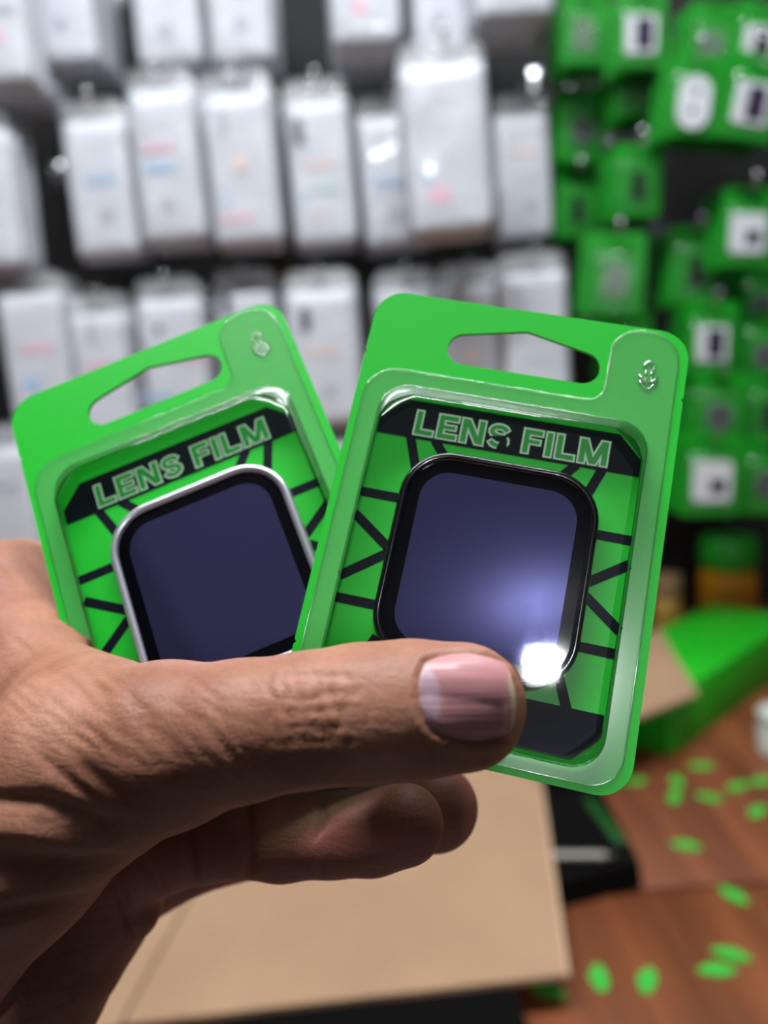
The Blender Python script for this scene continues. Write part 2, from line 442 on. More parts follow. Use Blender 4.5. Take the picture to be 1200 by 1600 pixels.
# embossed arrow on the flange tab
def emboss():
    V, Fc = [], []
    def add(pts, r):
        me = tube('t', [(x * mm, y * mm, .62 * mm) for x, y in pts], r * mm, 6)
        k = len(V); V.extend([tuple(v.co) for v in me.vertices]); Fc.extend([tuple(k + i for i in p.vertices) for p in me.polygons]); bpy.data.meshes.remove(me)
    c = (21.2, 31.6)
    add([(c[0] + .85 * math.cos(math.radians(a)), c[1] + .85 * math.sin(math.radians(a))) for a in range(-40, 221, 20)], .2)
    add([(20.75, 31.0), (20.8, 29.9), (20.9, 28.9)], .17); add([(21.7, 31.0), (21.7, 29.9), (21.6, 28.9)], .17)
    add([(19.6, 29.9), (20.3, 29.1), (21.2, 28.5), (22.2, 29.1), (22.9, 29.8)], .2)
    add([(19.7, 28.9), (20.5, 27.9), (21.3, 27.2), (22.1, 28.0), (22.9, 28.9)], .16)
    return mesh('embossed_arrow', V, Fc)
ME['emboss'] = emboss()

# ------------------------------------------------------------------ poses of the two held packs (camera frame: x right, y down, z forward; mm)
def rotv(r):
    r = np.array(r); th = np.linalg.norm(r); k = r / th
    K = np.array([[0, -k[2], k[1]], [k[2], 0, -k[0]], [-k[1], k[0], 0]])
    return np.eye(3) + math.sin(th) * K + (1 - math.cos(th)) * K @ K
def pose_matrix(r, t, s):
    R = rotv(r)
    u = Vector((R[0, 0], -R[1, 0], -R[2, 0])); v = Vector((-R[0, 1], R[1, 1], R[2, 1])); wv = Vector((-R[0, 2], R[1, 2], R[2, 2]))
    m = Matrix.Identity(4)
    for i in range(3): m[i][0], m[i][1], m[i][2] = u[i] * s, v[i] * s, wv[i] * s
    m[0][3], m[1][3], m[2][3] = t[0] * s * mm, -t[1] * s * mm, -t[2] * s * mm
    return CM @ m
POSE_R = ((-.26154525, .1213136, .20241001), (17.7966, 1.400766, 132.050558), .985)
POSE_L = ((-.37071136, .0401012, -.39628336), (-31.7727587, 2.56759748, 138.96532), 1.05)

def held_pack(pose, label, frame_m, dv_print, dv_ring):
    t = thing('lens_film_pack', label, 'blister pack', 'held lens film packs', mw=pose_matrix(*pose))
    c = link('backing_card', ME['card'], M_green, t)
    for key, nm, m in (('band_top', 'title_band', M_navy), ('band_bottom', 'lower_band', M_navy), ('lines', 'pattern_lines', M_navy),
                       ('text_out', 'lettering_outline', M_cream), ('text_in', 'lettering', M_letter)):
        o = link(nm, ME[key], m, c); o.location = (0, dv_print * mm, 0)
    bl = link('blister', ME['dome'], M_dome, t)
    link('flange', ME['flange'], M_flange, bl); link('flange_rim', ME['rim'], MATS['rim_plastic'], bl)
    link('dome_fold', ME['fold'], MATS['rim_plastic'], bl); link('embossed_arrow', ME['emboss'], MATS['emboss_plastic'], bl)
    fme = ME['frame'].copy(); fme.materials.clear()
    fr = link('lens_frame', fme, frame_m, t); fr.location = (0, dv_ring * mm, 0)
    link('lens_border', ME['bezel'], M_bezel, fr); link('lens_glass', ME['glass'], M_glass, fr)
    return t
clear_plastic('rim_plastic', .10, .6, 2, .1); clear_plastic('emboss_plastic', .25, .7, 1.5, .08)
packR = held_pack(POSE_R, 'green lens film pack with black-framed lens, under the thumb tip', M_black, 0, 0)
packL = held_pack(POSE_L, 'green lens film pack with silver-framed lens, tucked behind the black-framed one', M_silver, -1.6, -2.6)
# dark slash across the S of the front pack, a reflection put in as print
sl = prism('reflection_slash', [(x * mm, y * mm) for x, y in [(-3.2, 14.3), (-.6, 14.9), (.6, 15.4), (-.2, 14.5), (.3, 12.2), (-1.6, 12.2), (-1.2, 13.6)]], .492 * mm, .50 * mm)
link('reflection_slash', sl, M_navy, packR.children[0])

# ------------------------------------------------------------------ the hand: tapered limbs blended into one surface (camera frame, mm)
def pc(px, py, z): return np.array([(px - 600) / F * z, (py - 800) / F * z, z])
def pr(px_r, z): return px_r / F * z

def smin(a, b, k):
    h = np.clip(.5 + .5 * (b - a) / k, 0, 1)
    return b * (1 - h) + a * h - k * h * (1 - h)
def cone(P, a, b, ra, rb, sq=None):
    ba = b - a; pa = P - a
    h = np.clip((pa @ ba) / (ba @ ba), 0, 1)
    q = pa - h[:, None] * ba
    return np.sqrt((q * q).sum(1)) - (ra + (rb - ra) * h)
def chain(P, nodes, k):
    d = None
    for (a, ra), (b, rb) in zip(nodes[:-1], nodes[1:]):
        c = cone(P, a, b, ra, rb); d = c if d is None else smin(d, c, k)
    return d
def ellipsoid(P, c, r):
    q = (P - c) / r; k0 = np.sqrt((q * q).sum(1)); q2 = (P - c) / (r * r); k1 = np.sqrt((q2 * q2).sum(1)) + 1e-9
    return k0 * (k0 - 1) / k1
def N(L): return [(pc(x, y, z), pr(r, z)) for x, y, z, r in L]

thumb = N([(722, 1104, 108, 100), (640, 1108, 107.5, 104), (560, 1114, 108, 104), (478, 1124, 109, 101), (380, 1140, 111, 106), (260, 1164, 115, 128), (140, 1196, 121, 148)])
thenar = N([(140, 1196, 121, 148), (8, 1322, 124, 150), (-230, 1530, 130, 205)])
web = [N([(140, 1150, 126, 110), (60, 1050, 146, 95), (20, 950, 165, 95)]), N([(40, 1200, 140, 130), (-40, 1040, 158, 140), (-120, 930, 170, 120)])]
palm = [N([(30, 1080, 165, 110), (90, 1300, 163, 110), (120, 1400, 158, 112)]),
        N([(160, 1365, 153, 104), (30, 1545, 150, 122), (-190, 1790, 146, 190)]),
        N([(-60, 1000, 172, 125), (-200, 1300, 168, 190), (-300, 1700, 160, 230)]),
        N([(60, 1200, 165, 120), (-120, 1500, 158, 190), (-300, 1800, 150, 230)])]
arm = N([(-240, 1680, 148, 240), (-420, 2050, 150, 240), (-560, 2330, 152, 262)])
index = N([(30, 935, 166, 93), (240, 1000, 160, 74), (440, 1050, 154, 70), (600, 1095, 146, 66)])
middle = N([(60, 1090, 168, 90), (330, 1175, 160, 72), (560, 1235, 152, 72), (679, 1262, 146, 68)])
ring = N([(150, 1345, 153, 92), (240, 1322, 149, 74), (330, 1310, 145, 64), (372, 1307, 143, 61), (440, 1306, 140, 67), (520, 1304, 136.5, 63), (580, 1298, 134.5, 66), (630, 1288, 132, 64)])
pads = [(pc(258, 1347, 149), pr(44, 149)), (pc(200, 1418, 150), pr(52, 150)), (pc(120, 1505, 149), pr(70, 149))]
pinky = N([(110, 1420, 165, 80), (300, 1340, 166, 54), (430, 1315, 161, 46), (500, 1308, 158, 40)])
nail_c = pc(728, 1088, 99.6)

def hand_field(P):
    d = chain(P, thumb, 2.0)
    d = smin(d, ellipsoid(P, pc(730, 1088, 103.2), np.array([7.3, 6.4, 4.2])), 2.2)
    d = smin(d, chain(P, thenar, 5.0), 4.0)
    for wv in web: d = smin(d, chain(P, wv, 5.0), 7.0)
    p = None
    for c in palm:
        q = chain(P, c, 5.0); p = q if p is None else smin(p, q, 6.0)
    p = smin(p, chain(P, arm, 8.0), 9.0)
    d = smin(d, p, 3.0)
    f = None
    for c in (index, middle, ring, pinky):
        q = chain(P, c, 1.4); f = q if f is None else smin(f, q, .5)
    d = smin(d, f, 2.2)
    for c, r in pads: d = smin(d, np.linalg.norm(P - c, axis=1) - r, 1.2)
    # the flesh gives way where the packs press into it
    for (rv, tv, sc) in (POSE_R, POSE_L):
        Q = (P - np.array(tv) * sc) @ rotv(rv)
        for hx, y0_, y1_, w0, w1 in ((27.5, -38.8, 38.8, -.9, .6), (22.6, -20.6, 35.4, -5.0, .6)):
            c0 = np.array([0, (y0_ + y1_) / 2, (w0 + w1) / 2]) * sc; h0 = np.array([hx, (y1_ - y0_) / 2, (w1 - w0) / 2]) * sc
            q = np.abs(Q - c0) - h0
            bd = np.linalg.norm(np.maximum(q, 0), axis=1) + np.minimum(q.max(1), 0)
            d = np.maximum(d, -bd)
    return d

def surface(field, lo, hi, h, coarse=4):
    lo = np.array(lo, float); n = np.ceil((np.array(hi) - lo) / h / coarse).astype(int) * coarse + 1
    ax = [lo[i] + h * np.arange(n[i]) for i in range(3)]
    # coarse pass
    cx = [a[::coarse] for a in ax]
    G = np.stack(np.meshgrid(*cx, indexing='ij'), -1).reshape(-1, 3)
    C = field(G).reshape([len(a) for a in cx])
    D = np.kron(C[:-1, :-1, :-1], np.ones((coarse,) * 3)).astype(np.float32)
    Dp = np.full(n, 50., np.float32); Dp[:D.shape[0], :D.shape[1], :D.shape[2]] = D
    near = np.abs(Dp) < h * coarse * 2.2
    I = np.argwhere(near)
    vals = np.empty(len(I), np.float32)
    for s in range(0, len(I), 400000):
        vals[s:s + 400000] = field(lo + h * I[s:s + 400000])
    Dp[near] = vals
    # surface nets
    D = Dp; ins = D < 0
    cnt = np.zeros([k - 1 for k in D.shape], np.int8)
    for a in (0, 1):
        for b in (0, 1):
            for c in (0, 1):
                cnt += ins[a:D.shape[0] - 1 + a, b:D.shape[1] - 1 + b, c:D.shape[2] - 1 + c]
    cells = np.argwhere((cnt > 0) & (cnt < 8))
    idx = -np.ones(cnt.shape, np.int64); idx[tuple(cells.T)] = np.arange(len(cells))
    corners = np.array([(a, b, c) for a in (0, 1) for b in (0, 1) for c in (0, 1)])
    acc = np.zeros((len(cells), 3)); num = np.zeros(len(cells))
    for i in range(8):
        for j in range(i + 1, 8):
            if np.abs(corners[i] - corners[j]).sum() != 1: continue
            va = D[tuple((cells + corners[i]).T)]; vb = D[tuple((cells + corners[j]).T)]
            m = (va < 0) != (vb < 0)
            t = np.where(m, va / np.where(np.abs(va - vb) < 1e-9, 1, va - vb), 0)
            p = corners[i] + t[:, None] * (corners[j] - corners[i])
            acc[m] += p[m]; num[m] += 1
    V = lo + h * (cells + acc / num[:, None])
    Q = []
    for ax_ in range(3):
        o1, o2 = [k for k in range(3) if k != ax_]
        sl0 = [slice(None)] * 3; sl1 = [slice(None)] * 3
        sl0[ax_] = slice(0, -1); sl1[ax_] = slice(1, None)
        a, b = ins[tuple(sl0)], ins[tuple(sl1)]
        E_ = np.argwhere(a != b)
        E_ = E_[(E_[:, o1] > 0) & (E_[:, o2] > 0) & (E_[:, o1] < cnt.shape[o1]) & (E_[:, o2] < cnt.shape[o2]) & (E_[:, ax_] < cnt.shape[ax_])]
        e1 = np.eye(3, dtype=int)[o1]; e2 = np.eye(3, dtype=int)[o2]
        q = np.stack([idx[tuple((E_ - e1 - e2).T)], idx[tuple((E_ - e2).T)], idx[tuple(E_.T)], idx[tuple((E_ - e1).T)]], 1)
        fl = a[tuple(E_.T)] ^ (ax_ == 1)
        q[~fl] = q[~fl][:, ::-1]
        Q.append(q)
    Q = np.concatenate(Q); Q = Q[(Q >= 0).all(1)]
    return V, Q

HV, HQ = surface(hand_field, (-265, -14, 92), (26, 300, 212), .6)
# relax the surface a little
E_ = np.concatenate([HQ[:, [0, 1]], HQ[:, [1, 2]], HQ[:, [2, 3]], HQ[:, [3, 0]]]); E_ = np.concatenate([E_, E_[:, ::-1]])
deg = np.bincount(E_[:, 0], minlength=len(HV))[:, None]
for _ in range(8):
    Sm = np.stack([np.bincount(E_[:, 0], weights=HV[E_[:, 1], k], minlength=len(HV)) for k in range(3)], 1)
    HV = .5 * HV + .5 * Sm / deg
def normals(V, Q):
    fn = np.cross(V[Q[:, 2]] - V[Q[:, 0]], V[Q[:, 3]] - V[Q[:, 1]]); n = np.zeros_like(V)
    for k in range(4):
        for c in range(3): n[:, c] += np.bincount(Q[:, k], weights=fn[:, c], minlength=len(V))
    return n / (np.linalg.norm(n, axis=1)[:, None] + 1e-12)
HN = normals(HV, HQ)
if (HN * (HV - HV.mean(0))).sum() < 0:
    HQ = HQ[:, ::-1]; HN = -HN

# creases and folds of the skin, laid out as lines over the surface that faces the grip
U = np.stack([600 + F * HV[:, 0] / HV[:, 2], 800 + F * HV[:, 1] / HV[:, 2]], 1)
facing = -(HN * HV).sum(1) / np.linalg.norm(HV, axis=1)
def crease(pts, depth, width, zmax=200, zmin=0, soft=True):
    """press a groove (mm deep, px wide) along a polyline; negative depth raises a fold"""
    global HV
    pts = np.array(pts, float); best = np.full(len(U), 1e9); tt = np.zeros(len(U))
    L = len(pts) - 1
    for i in range(L):
        a, b = pts[i], pts[i + 1]; ba = b - a
        h = np.clip(((U - a) @ ba) / (ba @ ba), 0, 1)
        d = np.linalg.norm(U - a - h[:, None] * ba, axis=1)
        m = d < best; best[m] = d[m]; tt[m] = (i + h[m]) / L
    wgt = np.exp(-(best / width) ** 2)
    if soft: wgt *= np.sin(np.pi * np.clip(tt, .02, .98)) ** .5
    wgt *= np.clip(facing * 3, 0, 1) * (HV[:, 2] < zmax) * (HV[:, 2] > zmin)
    HV = HV - HN * (wgt * depth)[:, None]
r_ = random.Random(3)
# thumb knuckle
for x, dp in ((425, .28), (448, .38), (470, .3), (496, .42), (522, .35), (545, .3), (575, .18)):
    y = 1048 + r_.uniform(-6, 6); pts = []
    for j in range(8): pts.append((x + r_.uniform(-7, 7) + (j - 3.5) * 1.5, y + j * r_.uniform(15, 19)))
    crease(pts, dp, r_.uniform(4, 6), 112)
for y in (1062, 1088, 1112, 1140, 1160):
    crease([(430, y), (470, y + r_.uniform(-8, 8)), (510, y + r_.uniform(-8, 8)), (560, y + r_.uniform(-12, 4))], .22, 4.5, 112)
# slanted fine folds on the back of the thumb and web
for i in range(75):
    x = r_.uniform(20, 400); y = r_.uniform(1050, 1185); l = r_.uniform(45, 110)
    a = math.radians(r_.uniform(28, 48))
    crease([(x - l * math.cos(a) / 2, y - l * math.sin(a) / 2), (x + r_.uniform(-5, 5), y + r_.uniform(-5, 5)), (x + l * math.cos(a) / 2, y + l * math.sin(a) / 2)],
           r_.uniform(.08, .20), r_.uniform(3.5, 5), 135)
for i in range(12):
    x = r_.uniform(0, 90); y = r_.uniform(880, 1010); l = r_.uniform(40, 80); a = math.radians(r_.uniform(35, 55))
    crease([(x - l * math.cos(a) / 2, y - l * math.sin(a) / 2), (x + l * math.cos(a) / 2, y + l * math.sin(a) / 2)], r_.uniform(.08, .18), 5)
# broad folds where the thumb bends into the palm
crease([(-60, 1250), (60, 1250), (150, 1282), (232, 1300)], 1.0, 13, 150)
crease([(-60, 1290), (40, 1300), (130, 1322), (205, 1322)], -1.0, 20, 150)
crease([(-60, 1345), (40, 1352), (120, 1352), (190, 1335)], 1.6, 15, 150)
crease([(-80, 1395), (20, 1395), (90, 1385), (150, 1368)], -.9, 18, 150)
crease([(-80, 1440), (0, 1432), (70, 1418), (118, 1400)], 1.3, 12, 150)
crease([(120, 1190), (180, 1240), (240, 1290)], .7, 12, 140)
crease([(60, 1180), (140, 1245), (220, 1300)], .5, 8, 140)
# finger and palm lines
crease([(282, 1240), (290, 1300), (302, 1385)], 1.1, 9, 170, 130)
crease([(384, 1240), (388, 1310), (386, 1390)], .8, 9, 170, 130)
crease([(505, 1240), (500, 1310), (500, 1390)], .6, 9, 170, 130)
crease([(262, 1405), (240, 1370), (190, 1300)], .8, 8, 190, 130)
crease([(215, 1480), (190, 1400), (165, 1350)], .9, 8, 190, 130)
# nail bed: sunken plate with a raised fold round it
def nail_pt(s, t):
    """s along the nail -1 (root) .. 1 (tip), t across -1 (upper) .. 1; returns pixel position"""
    x = 730 + 76 * s; hw = 68 * (1 - .06 * s * s)
    return x + 5 * t, 1089 + hw * t + 2 * s
def nail_disc(n, m):
    out = []
    for i in range(n + 1):
        for j in range(m + 1):
            a, b = -1 + 2 * i / n, -1 + 2 * j / m
            # squircle mapping; fuller at the tip, rounder at the root
            k = .36 if a < 0 else .30
            out.append((a * math.sqrt(max(0, 1 - k * b * b)), b * math.sqrt(max(0, 1 - k * a * a))))
    return out
nv = []
for k in range(4):
    for i in range(13):
        q = -1 + 2 * i / 12
        a, b = [(q, -1), (1, q), (-q, 1), (-1, -q)][k]
        kk = .36 if a < 0 else .30
        nv.append(nail_pt(a * math.sqrt(1 - kk * b * b), b * math.sqrt(1 - kk * a * a)))
crease(nv + [nv[0]], .55, 6, 108, soft=False)
crease([(x + (x - 730) * .14, y + (y - 1089) * .17) for x, y in nv + [nv[0]] if x < 790], -.35, 8, 110, soft=False)
HN = normals(HV, HQ)

# skin: warm brown with finer folds and pores as relief
def skin_mat():
    m = bpy.data.materials.new('brown_skin'); m.use_nodes = True; nt = m.node_tree; b = nt.nodes['Principled BSDF']
    nd, lk = nt.nodes.new, nt.links.new
    tc = nd('ShaderNodeTexCoord')
    n1 = nd('ShaderNodeTexNoise'); n1.inputs['Scale'].default_value = 70; n1.inputs['Detail'].default_value = 5
    n2 = nd('ShaderNodeTexNoise'); n2.inputs['Scale'].default_value = 900; n2.inputs['Detail'].default_value = 2
    lk(tc.outputs['Object'], n1.inputs['Vector']); lk(tc.outputs['Object'], n2.inputs['Vector'])
    cr = nd('ShaderNodeValToRGB'); e = cr.color_ramp.elements
    e[0].position = .3; e[0].color = lin((140, 90, 70)); e[1].position = .72; e[1].color = lin((180, 128, 104))
    lk(n1.outputs['Fac'], cr.inputs[0])
    mx = nd('ShaderNodeMix'); mx.data_type = 'RGBA'; mx.blend_type = 'MULTIPLY'; mx.inputs['Factor'].default_value = .35
    lk(cr.outputs[0], mx.inputs['A']); lk(n2.outputs['Color'], mx.inputs['B'])
    mr = nd('ShaderNodeMapRange'); mr.inputs['From Min'].default_value = .3; mr.inputs['From Max'].default_value = .7; mr.inputs['To Min'].default_value = .72; mr.inputs['To Max'].default_value = 1.1
    lk(n2.outputs['Fac'], mr.inputs[0]); lk(mr.outputs[0], mx.inputs['B'])
    at = nd('ShaderNodeAttribute'); at.attribute_name = 'palm_side'
    m3 = nd('ShaderNodeMix'); m3.data_type = 'RGBA'; m3.inputs['B'].default_value = lin((178, 108, 98))
    ps = nd('ShaderNodeMath'); ps.operation = 'MULTIPLY'; ps.inputs[1].default_value = .7
    lk(at.outputs['Fac'], ps.inputs[0]); lk(ps.outputs[0], m3.inputs['Factor']); lk(mx.outputs['Result'], m3.inputs['A'])
    lk(m3.outputs['Result'], b.inputs['Base Color'])
    b.inputs['Roughness'].default_value = .52; b.inputs['Specular IOR Level'].default_value = .35
    b.inputs['Subsurface Weight'].default_value = .12; b.inputs['Subsurface Radius'].default_value = (1.0, .35, .2); b.inputs['Subsurface Scale'].default_value = .002
    # relief: stretched slanted folds + small cells
    mp = nd('ShaderNodeMapping'); mp.inputs['Rotation'].default_value = (0, 0, math.radians(38)); mp.inputs['Scale'].default_value = (150, 760, 320)
    w1 = nd('ShaderNodeTexNoise'); w1.inputs['Scale'].default_value = 1; w1.inputs['Detail'].default_value = 3; w1.inputs['Distortion'].default_value = .4
    lk(tc.outputs['Object'], mp.inputs[0]); lk(mp.outputs[0], w1.inputs['Vector'])
    vo = nd('ShaderNodeTexVoronoi'); vo.feature = 'DISTANCE_TO_EDGE'; vo.inputs['Scale'].default_value = 850
    lk(tc.outputs['Object'], vo.inputs['Vector'])
    vm = nd('ShaderNodeMapRange'); vm.inputs['From Max'].default_value = .25; lk(vo.outputs['Distance'], vm.inputs[0])
    b1 = nd('ShaderNodeBump'); b1.inputs['Strength'].default_value = .45; b1.inputs['Distance'].default_value = .00035
    b2 = nd('ShaderNodeBump'); b2.inputs['Strength'].default_value = .2; b2.inputs['Distance'].default_value = .00012
    lk(w1.outputs['Fac'], b1.inputs['Height']); lk(vm.outputs[0], b2.inputs['Height']); lk(b1.outputs[0], b2.inputs['Normal'])
    lk(b2.outputs[0], b.inputs['Normal'])
    return m
M_skin = skin_mat()
palmar = np.full(len(HV), 1e9)
for c_ in (index, middle, ring, pinky): palmar = np.minimum(palmar, chain(HV, c_, 1.0))
palmar = np.clip(1 - palmar / 5.0, 0, 1) * np.clip((HV[:, 2] - 118) / 8, 0, 1) * np.clip((U[:, 1] - 1160) / 60, 0, 1)
HO = pc(-200, 1650, 150)
def to_local(A): A = A - HO; return np.stack([A[:, 0], -A[:, 1], -A[:, 2]], 1) * mm
hme = bpy.data.meshes.new('hand'); hme.from_pydata(to_local(HV).tolist(), [], HQ.tolist()); hme.update()
hme.polygons.foreach_set('use_smooth', [True] * len(hme.polygons))
hat = hme.attributes.new('palm_side', 'FLOAT', 'POINT'); hat.data.foreach_set('value', palmar.astype(np.float32))
hand = link('hand', hme, M_skin)
hand.matrix_world = CM @ Matrix.Translation(Vector((HO[0], -HO[1], -HO[2])) * mm)
tag(hand, 'bare left hand pinching two green packs between its thumb and bent fingers', 'hand')

# thumbnail: its own curved plate, set into the nail bed
def nail_mat():
    m = bpy.data.materials.new('pink_nail'); m.use_nodes = True; nt = m.node_tree; b = nt.nodes['Principled BSDF']
    nd, lk = nt.nodes.new, nt.links.new
    at = nd('ShaderNodeAttribute'); at.attribute_name = 'nail_tone'
    tc = nd('ShaderNodeTexCoord'); mp = nd('ShaderNodeMapping'); mp.inputs['Scale'].default_value = (40, 900, 60)
    n = nd('ShaderNodeTexNoise'); n.inputs['Scale'].default_value = 1; n.inputs['Detail'].default_value = 2
    lk(tc.outputs['Object'], mp.inputs[0]); lk(mp.outputs[0], n.inputs['Vector'])
    bp = nd('ShaderNodeBump'); bp.inputs['Strength'].default_value = .5; bp.inputs['Distance'].default_value = .0003
    lk(n.outputs['Fac'], bp.inputs['Height']); lk(bp.outputs[0], b.inputs['Normal'])
    lk(at.outputs['Color'], b.inputs['Base Color'])
    b.inputs['Roughness'].default_value = .36; b.inputs['Specular IOR Level'].default_value = .4
    b.inputs['Subsurface Weight'].default_value = .1; b.inputs['Subsurface Scale'].default_value = .001
    return m
bvh = BVHTree.FromPolygons([Vector(v) for v in HV[:, :]], HQ.tolist())
nN, nM = 26, 26
NV, tone = [], []
zbase = []
for (s, t) in nail_disc(nN, nM):
    px, py = nail_pt(s, t)
    d = Vector(((px - 600) / F, (py - 800) / F, 1.0))
    hit = bvh.ray_cast(Vector((0, 0, 0)), d.normalized())[0]
    zbase.append(hit.z if hit else 104.0)
zbase = np.array(zbase)
for i, (s, t) in enumerate(nail_disc(nN, nM)):
    px, py = nail_pt(s, t)
    zc = 98.7 + 1.0 * max(0, s) ** 2.5 * 1.3 + .35 * max(0, -s) ** 2 + 2.5 * t * t + 1.0 * t ** 4 * 1.0
    rim = max(abs(s), abs(t))
    z = min(zc, zbase[i] - .12)
    p = pc(px, py, z); NV.append(p)
    lun = ((s + 1.15) / .62) ** 2 + (t / .88) ** 2
    c = (190, 134, 136)
    f1 = min(1, max(0, (1.12 - lun) / .25)); c = tuple(a + (b - a) * f1 for a, b in zip(c, (202, 170, 180)))
    f2 = min(1, max(0, (s - .86) / .06)) * (1 if abs(t) < 1 else 0); c = tuple(a + (b - a) * f2 for a, b in zip(c, (214, 190, 158)))
    tone.append(lin(c))
NV = np.array(NV)
nF = [(i * (nM + 1) + j, i * (nM + 1) + j + 1, (i + 1) * (nM + 1) + j + 1, (i + 1) * (nM + 1) + j) for i in range(nN) for j in range(nM)]
NB = NV * (1 + .5 / np.linalg.norm(NV, axis=1))[:, None]          # underside, half a millimetre deeper
k = len(NV)
border = [i * (nM + 1) for i in range(nN + 1)] + [nN * (nM + 1) + j for j in range(1, nM + 1)] + [i * (nM + 1) + nM for i in range(nN - 1, -1, -1)] + [j for j in range(nM - 1, 0, -1)]
allF = nF + [tuple(k + q for q in reversed(f)) for f in nF] + [(border[i], border[(i + 1) % len(border)], k + border[(i + 1) % len(border)], k + border[i]) for i in range(len(border))]
nme = bpy.data.meshes.new('thumbnail'); nme.from_pydata(to_local(np.concatenate([NV, NB])).tolist(), [], allF); nme.update(); fixn(nme)
nme.polygons.foreach_set('use_smooth', [True] * len(nme.polygons))
ca = nme.color_attributes.new('nail_tone', 'FLOAT_COLOR', 'POINT')
ca.data.foreach_set('color', np.array(tone + tone, dtype=np.float32).ravel())
nail = link('thumbnail', nme, nail_mat(), hand); nail['label'] = 'smooth pink thumbnail with pale half-moon'

# ------------------------------------------------------------------ white packets on the rack
def pillow(name, w_, h_, t_, seed, nx=10, ny=16):
    rr = np.random.default_rng(seed); ph = rr.uniform(0, 6.28, 8)
    V, Fc = [], []
    def zf(a, b):
        e = (1 - abs(a) ** 7) * (1 - abs(b) ** 9)
        wv = .5 * math.sin(3.1 * a + ph[0]) * math.sin(4.2 * b + ph[1]) + .35 * math.sin(5.3 * b + 2 * a + ph[2]) + .25 * math.sin(7 * a + ph[3] + b)
        return (max(e, 0) ** .4) * (t_ / 2) + wv * .0016 * e
    for side in (1, -1):
        for i in range(nx + 1):
            for j in range(ny + 1):
                a, b = -1 + 2 * i / nx, -1 + 2 * j / ny
                a2 = math.copysign(abs(a) ** .7, a); b2 = math.copysign(abs(b) ** .75, b)
                rx = 1 - .03 * abs(b2) ** 8; ry = 1 - .015 * abs(a2) ** 8
                V.append((a2 * w_ / 2 * rx, -side * zf(a2, b2), b2 * h_ / 2 * ry))
    k = (nx + 1) * (ny + 1)
    for i in range(nx):
        for j in range(ny):
            q = (i * (ny + 1) + j, (i + 1) * (ny + 1) + j, (i + 1) * (ny + 1) + j + 1, i * (ny + 1) + j + 1)
            Fc.append(q); Fc.append(tuple(k + x for x in reversed(q)))
    me = mesh(name, V, Fc); bm = bmesh.new(); bm.from_mesh(me)
    bmesh.ops.remove_doubles(bm, verts=bm.verts, dist=1e-6); bmesh.ops.recalc_face_normals(bm, faces=bm.faces)
    bm.to_mesh(me); bm.free(); return me
def flap_mesh(name, w_, h_):
    """clear bag top with a round hang hole, gathered a little"""
    hole = [(.004 * math.cos(a * math.pi / 6), h_ * .55 + .004 * math.sin(a * math.pi / 6)) for a in range(12)]
    out = [(-w_ / 2, 0), (w_ / 2, 0), (w_ * .47, h_ * .7), (w_ * .36, h_), (-w_ * .36, h_), (-w_ * .47, h_ * .7)]
    me = prism(name, out, -.0008, .0008, [hole[::-1]])
    for v in me.vertices: x, y, z = v.co; v.co = (x, z, y)
    return fixn(me)
PW, PH, PT = .092, .198, .016
BODY = [pillow('packet_body', PW, PH, PT, s) for s in range(4)]
FLAP = flap_mesh('bag_flap', PW, .03)
INK = {'pink': mat('pink_ink', (228, 188, 200), .5), 'blue': mat('blue_ink', (168, 196, 222), .5), 'grey': mat('grey_ink', (182, 184, 194), .5),
       'dark': mat('black_ink', (84, 86, 98), .4), 'orange': mat('peach_ink', (228, 208, 202), .5), 'teal': mat('pale_teal_ink', (200, 216, 218), .5)}
def ink_mesh(w_, h_):
    me = prism('print', rrect(w_ / 2, h_ / 2, min(w_, h_) * .3, 3), -.0003, .0003)
    for v in me.vertices: x, y, z = v.co; v.co = (x, z, y)
    return fixn(me)
INKM = {'bar': ink_mesh(.045, .009), 'spot': ink_mesh(.022, .020), 'pill': ink_mesh(.013, .034), 'dot': ink_mesh(.010, .010)}
HOOK = {}
def hook(x, y_front, z, label, group):
    L = WALL_Y - y_front
    key = round(L, 2)
    if key not in HOOK:
        rod = tube('rod', [(0, 0, 0), (0, -L * .5, .001), (0, -L + .012, 0), (0, -L + .004, .004), (0, -L, .012)], .0022, 8)
        HOOK[key] = rod
    t = thing('rack_hook', label, 'hook', group, loc=(x, WALL_Y, z))
    link('rod', HOOK[key], M_chrome, t)
    p = link('back_plate', PLATE, M_chrome, t); p.location = (0, -.0015, -.004)
    b = link('tip', TIP, M_chrome, t); b.location = (0, -L, .013)
    return t
PLATE = box('back_plate', .022, .003, .04, .001); TIP = lathe('tip', [(.0006, -.0045), (.0035, -.0035), (.0048, 0), (.0035, .0035), (.0006, .0045)], 12)

